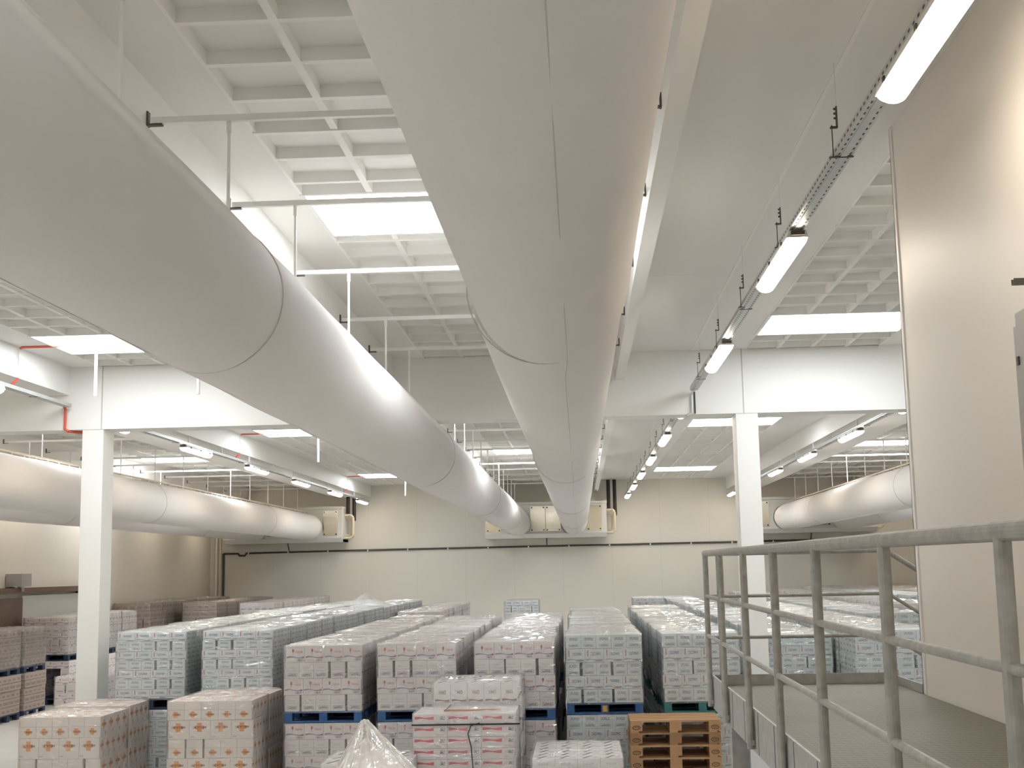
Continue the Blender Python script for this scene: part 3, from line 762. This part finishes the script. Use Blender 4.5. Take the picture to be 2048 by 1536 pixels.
# --- variants for the long rows (built once, copied)
D=1.10; PITCH=1.158
rows=[ # key, x, y0, n, kind, layers, layer h, tier h, pallet colour, description, width, pallet h
 ('R1',-6.56,18.36,15,'pale',7,.131,1.062,'navy','pale row beside the left column',.99),
 ('R2',-5.33,18.36,15,'pale',7,.131,1.062,'navy','second pale row from the left column',1.0),
 ('R3',-3.89,17.17,9,'rose',4,.209,.98,'blue','leftmost pinkish white row',1.01),
 ('R4',-2.67,17.17,9,'rose',4,.209,.98,'blue','middle pinkish white row',1.02),
 ('R5',-1.40,17.17,9,'rose',4,.209,.98,'blue','rightmost pinkish white row',1.03),
 ('R6',-.22,17.38,10,'pale',5,.174,1.014,'blue','pale row under the centre duct',.99),
 ('R7',1.045,17.38,11,'pale',5,.174,1.014,'teal','pale row behind the wooden pallets',.99),
 ('R8',2.68,19.4,23,'pale',5,.16,.944,'teal','long row right of the right column',.94),
 ('R9',3.68,18.1,12,'pale',5,.17,1.0,'teal','row behind the platform railing on the right',1.02),
]
label_kind={'pale':'pale blue','rose':'pinkish white','brown':'dark brown'}
buried=[]
def do_row(key,x,y0,n,kind,nl,lh,T,pc,desc,w,seed,pitch=PITCH,start=0,front_detail=True,xs=0):
    opts={'start':start,'side':'L' if x>0.9 else 'R','nx':(4,5),'ny':(5,4)}
    global buried
    variants=[load('pallet_load','x',(0,0,-50),w,D,nl,lh,kind,pc,False,dict(opts),seed*10+v) for v in range(2)]
    rnd=random.Random(seed)
    uses={0:0,1:0}
    for i in range(n):
        y=y0+i*pitch+(rnd.uniform(-.004,.004) if i else 0)
        for tier in (1,0):
            z=T*tier; jx=rnd.uniform(-.03,.03) if i else 0
            tn='upper' if tier else 'lower'
            if i==0 and front_detail:
                lab='frontmost wrapped load of the %s, %s tier'%(desc,tn)
                load('pallet_load',lab,(x,y,z),w,D,nl,lh*(1 if tier else .993),kind,pc,True,dict(opts,low=not tier),seed*10+7+tier,'front loads of the stacked rows',tagmark=(key=='R6' and tier))
                continue
            if not tier: buried.append((x+jx,y,w,T,kind,nl,lh)); continue
            lab='upper load, %s from the front in the %s'%(ORD[i],desc) if n>1 else 'wrapped upper load, '+desc; g='loads of the '+desc
            v=rnd.randrange(2)
            if uses[v]==0: r=variants[v]; r.location=(x+jx,y,z); r['label']=lab; r['group']=g
            else: r=dup(variants[v],(x+jx,y,z),lab,0,g)
            uses[v]+=1
            r.scale=(rnd.uniform(.97,1.0),1,rnd.uniform(.985,1.018))
    for v in (0,1):
        if uses[v]==0:
            for c in list(variants[v].children): bpy.data.objects.remove(c)
            bpy.data.objects.remove(variants[v])
for k,(key,x,y0,n,kind,nl,lh,T,pc,desc,w) in enumerate(rows):
    st=0
    if kind=='pale' and nl==5: st=1
    if kind=='rose': st=1
    do_row(key,x,y0,n,kind,nl,lh,T,pc,desc,w,k+1,start=st)
do_row('R3b',-4.23,30.2,7,'rose',4,.2065,.99,'blue','short far row behind the pinkish white rows',1.0,31,front_detail=False)
do_row('FC',-2.23,38.2,1,'pale',5,.172,1.01,'blue','lone far stack left of the centre',1.0,32,front_detail=False)
do_row('FR',1.62,41.0,1,'pale',5,.165,.97,'blue','lone far stack right of the centre',.95,33,front_detail=False)
for j,(x,y0,n,T) in enumerate([(-13.3,37.0,7,1.075),(-11.85,38.7,6,1.04),(-9.95,38.0,7,1.04)]):
    do_row('BL%d'%j,x,y0,n,'brown' if j<2 else 'rose',4,(T-.144)/4,T,'navy','%s row of the far left corner block'%ORD[j],1.05,40+j,front_detail=False,pitch=1.2)
for j,(x,y0,n,T) in enumerate([(5.05,24,18,1.0),(6.3,27,15,1.03),(7.6,31,12,1.06),(8.9,34,10,1.06),(10.3,34,10,1.06)]):
    do_row('BR%d'%j,x,y0,n,'rose' if j%2 else 'pale',4,(T-.144)/4,T,'navy','%s row beyond the railing row'%ORD[j],1.05,50+j,front_detail=False,pitch=1.2)
do_row('L1',-12.88,26.2,2,'brown',5,.157,.93,'navy','short tall row at the left photo edge',1.1,60,pitch=1.25,front_detail=False)
do_row('L2',-13.0,30.2,4,'rose',5,.17,1.0,'navy','short row behind the left edge stack',1.1,61,pitch=1.2,front_detail=False)
load('pallet_load','low single wrapped load on the floor left of the left column',(-10.6,26.2,0),1.05,D,5,.157,'rose','navy',False,{},77)
bm=MB(); bmats=[]; off={}
for kk in ('pale','rose','brown'): off[kk]=len(bmats); bmats+=CARD[kk]
off['p']=len(bmats); bmats.append(M['navy'])
for (x,y,w_,T,kind,nl,lh) in buried:
    for v,f in ((0,0),):
        n0=len(bm.v); p=MB()
        for i in range(3):
            for j in range(3): p.box(i*(w_-.1)/2,j*(D-.13)/2,0,i*(w_-.1)/2+.1,j*(D-.13)/2+.13,.122)
        p.box(0,0,.122,w_,D,.144)
        for c in grid_cartons(kind,w_,D,nl,lh,.144,random.Random(3),{}):
            if c[7] or c[0]<.1 or True:
                if c[0]<.1 or c[3]>w_-.1 or c[5]>.144+nl*lh-.1: p.box(*c[:6],mf=tuple(q+off[kind]+100 for q in c[6]))
        for vv in p.v: bm.v.append((vv[0]+x,vv[1]+y,vv[2]))
        for fc,mi,uv,sm in zip(p.f,p.m,p.uv,p.sm):
            bm.f.append(tuple(q+n0 for q in fc)); bm.m.append(mi-100 if mi>=100 else off['p']); bm.uv.append(uv); bm.sm.append(sm)
bo=bm.build('pallet_load',bmats); tag(bo,'mass of lower tier pallet loads buried behind the front loads of the rows','pallet load',kind='stuff')
# --- foreground loads
go={'start':0,'nx':(4,5),'ny':(5,4)}
load('pallet_load','orange cross cartons on the front pallet in the lower left corner',(-7.10,16.48,0),1.03,.99,4,.256,'orange','wood2',True,dict(go,start=0),101,'loads of cartons printed with orange crosses',wrap=True)
load('pallet_load','orange cross cartons directly behind the front lower left load',(-7.10,17.54,0),1.03,.76,4,.262,'orange','wood2',True,dict(go,start=0),102,'loads of cartons printed with orange crosses')
load('pallet_load','taller glossy wrapped load of orange cross cartons, right of the lower left pair',(-5.28,16.70,0),1.09,.80,5,.235,'orange','wood2',True,dict(go,start=1),103,'loads of cartons printed with orange crosses')
load('pallet_load','orange cross cartons wrapped in film, just behind the taller orange load',(-5.25,17.54,0),1.07,.77,5,.235,'orange','wood2',True,dict(go,start=1),104,'loads of cartons printed with orange crosses')
g1=load('pallet_load','stack of flat cartons with red ribbon stripes and a loose black strap',(-1.95,15.18,0),1.17,.82,9,.126,'ribbon','wood2',True,{'same':1,'nx':(3,3),'ny':(2,2)},105)
g2=load('pallet_load','white topped carton load with black marks, behind the red ribbon stack',(-1.83,16.06,0),1.07,1.02,6,.235,'white','wood2',True,{'start':0,'nx':(4,5),'ny':(3,3),'wshort':.95},106)
g3=load('pallet_load','low load of long flat white cartons in front of the wooden pallets',(-.585,14.62,0),.99,1.42,5,.141,'white','wood2',True,{'same':1,'nx':(4,4),'ny':(6,6)},107,wrap=True)
g4=load('pallet_load','low white carton load half hidden behind the film cone',(-2.90,14.55,0),.98,1.0,4,.172,'white','wood2',True,{'start':0,'nx':(3,4),'ny':(3,3)},108)
# strap and card strip on the ribbon stack
zt1=.144+9*.126
MB().box(.34,.10,zt1+.03,.34+.66,.13,zt1+.036).box(.34,.10,zt1+.018,.34+.66,.102,zt1+.03).build('card_strip',M['cardtan'],g1)
sb=MB(); 
sb.path([(.76,-.03,zt1-.10),(.66,-.035,zt1-.13),(.625,-.035,zt1-.22),(.66,-.035,zt1-.36),(.68,-.035,zt1-.62)],.006,6)
sb.box(-.02,-.026,zt1-.125,1.22,-.020,zt1-.108).box(.36,-.01,zt1+.036,.372,.7,zt1+.038)
sb.build('loose_strap',M['strap'],g1)

# --- stack of bare wooden pallets: each pallet a thing
pm=None
for k in range(7):
    lab='bare wooden pallet, %s'%(['bottom of the stack','second from the bottom of the stack','third from the bottom of the stack','middle of the stack','third from the top of the stack','second from the top of the stack','topmost on the stack by the platform'][k])
    rnd=random.Random(300+k)
    t=thing('wooden_pallet',lab,'pallet',(.565+rnd.uniform(-.008,.008),16.4+rnd.uniform(-.008,.008),k*.1482),rnd.uniform(-.006,.006),'bare wooden pallets in the stack')
    w_,d_=1.10,.8; mt_=M['wood'] if k in (6,3) else (M['wood2'] if k%2 else M['wood'])
    h=.1475
    for i,(bw,y) in enumerate(((.145,0),(.1,.185),(.145,.3275),(.1,.515),(.145,.655))):
        MB().box(0,y,h-.022,w_,y+bw,h).build('deck_board',mt_,t)
    for x in (0,(w_-.145)/2,w_-.145):
        MB().box(x,0,h-.044,x+.145,d_,h-.022).build('stringer_board',mt_,t)
        for y in (0,.35,.7): 
            bb=MB().box(x,y,.022,x+.145,y+.1,h-.044).build('block',mt_,t)
            if y==0 and x!=(w_-.145)/2:
                st=MB(); n=14
                for q in range(n):
                    a0,a1=2*PI*q/n,2*PI*(q+1)/n
                    st.face([(x+.0725+.05*math.cos(a),-.0012,.061+.026*math.sin(a)) for a in (a0,a1)]+[(x+.0725+.041*math.cos(a),-.0012,.061+.019*math.sin(a)) for a in (a1,a0)])
                for u in (-.022,-.002,.018): st.box(x+.0725+u,-.0015,.05,x+.0725+u+.005,-.0008,.073); st.box(x+.0725+u,-.0015,.068,x+.0725+u+.013,-.0008,.073)
                st.build('oval_stamp',M['stamp'],bb)
        MB().box(x if x<.9 else x+.045 if False else x,0,0,x+.1,d_,.022).build('bottom_board',mt_,t)

# --- tent of film draped over a load
def hood():
    t=thing('film_hood','cone of clear plastic film draped to a point in the bottom foreground','plastic film',(-2.21,13.32,.06))
    mb=MB(); rnd=random.Random(5)
    n=64; apex=(.0,0,1.37)
    lv=[(0,0),(.03,.01),(.10,.10),(.22,.26),(.38,.48),(.52,.72),(.62,.96),(.66,1.2),(.67,1.36)]
    P=[]
    for r,dz in lv:
        row=[]
        for i in range(n):
            a=2*PI*i/n
            sq=1/max(abs(math.cos(a)),abs(math.sin(a)))**.55
            fold=1+.06*math.sin(a*9+1)*min(1,r*3)+.035*math.sin(a*17)*min(1,r*3)
            sxx=1.25 if math.cos(a)>0 else .72
            R=r*sq*fold
            row.append((R*math.cos(a)*sxx+.0,R*math.sin(a)*.9,1.37-dz-.0+(.01*math.sin(a*5) if dz<1.2 else 0)))
        P.append(row)
    for A,B in zip(P,P[1:]):
        for i in range(n):
            j=(i+1)%n; mb.face([A[i],B[i],B[j],A[j]],0,None,True)
    o=mb.build('film_sheet',M['hood'],t); weld(o,.0002)
    # the folded tip and gathered ridges
    rd=MB()
    for a in (-1.25,-.55,-.2,-1.9,-2.6):
        pts=[]
        for r,dz in lv[1:6]:
            sxx=1.25 if math.cos(a)>0 else .72
            sq=1/max(abs(math.cos(a)),abs(math.sin(a)))**.55
            pts.append((r*sq*1.03*math.cos(a)*sxx,r*sq*1.03*math.sin(a)*.9,1.37-dz+.012))
        rd.path(pts,.006,5)
    rd.build('gathered_fold',M['hood'],t)
    core=MB().box(-.36,-.34,.144,.5,.38,.80); core.build('carton_core',CARD['white'][0],t)
    pallet_mb(.9,.8).build('pallet',M['wood2'],t,loc=(-.38,-.38,0))
hood()
# crumpled film heap on top of the second row
t=thing('film_heap','crumpled heap of loose clear film on top of the second row','plastic film',(-5.2,28.9,2*1.062+.05))
mb=MB(); rnd=random.Random(9); n=14
g=[[(-.15+i*1.2/n,-.6+j*1.2/n,max(0,.20*math.exp(-(((i-7)/4)**2+((j-7)/4)**2))*(1+.9*(rnd.random()-.5)))+.012*rnd.random()) for j in range(n+1)] for i in range(n+1)]
for i in range(n):
    for j in range(n): mb.face([g[i][j],g[i+1][j],g[i+1][j+1],g[i][j+1]])
mb.build('film_sheet',M['film'],t)
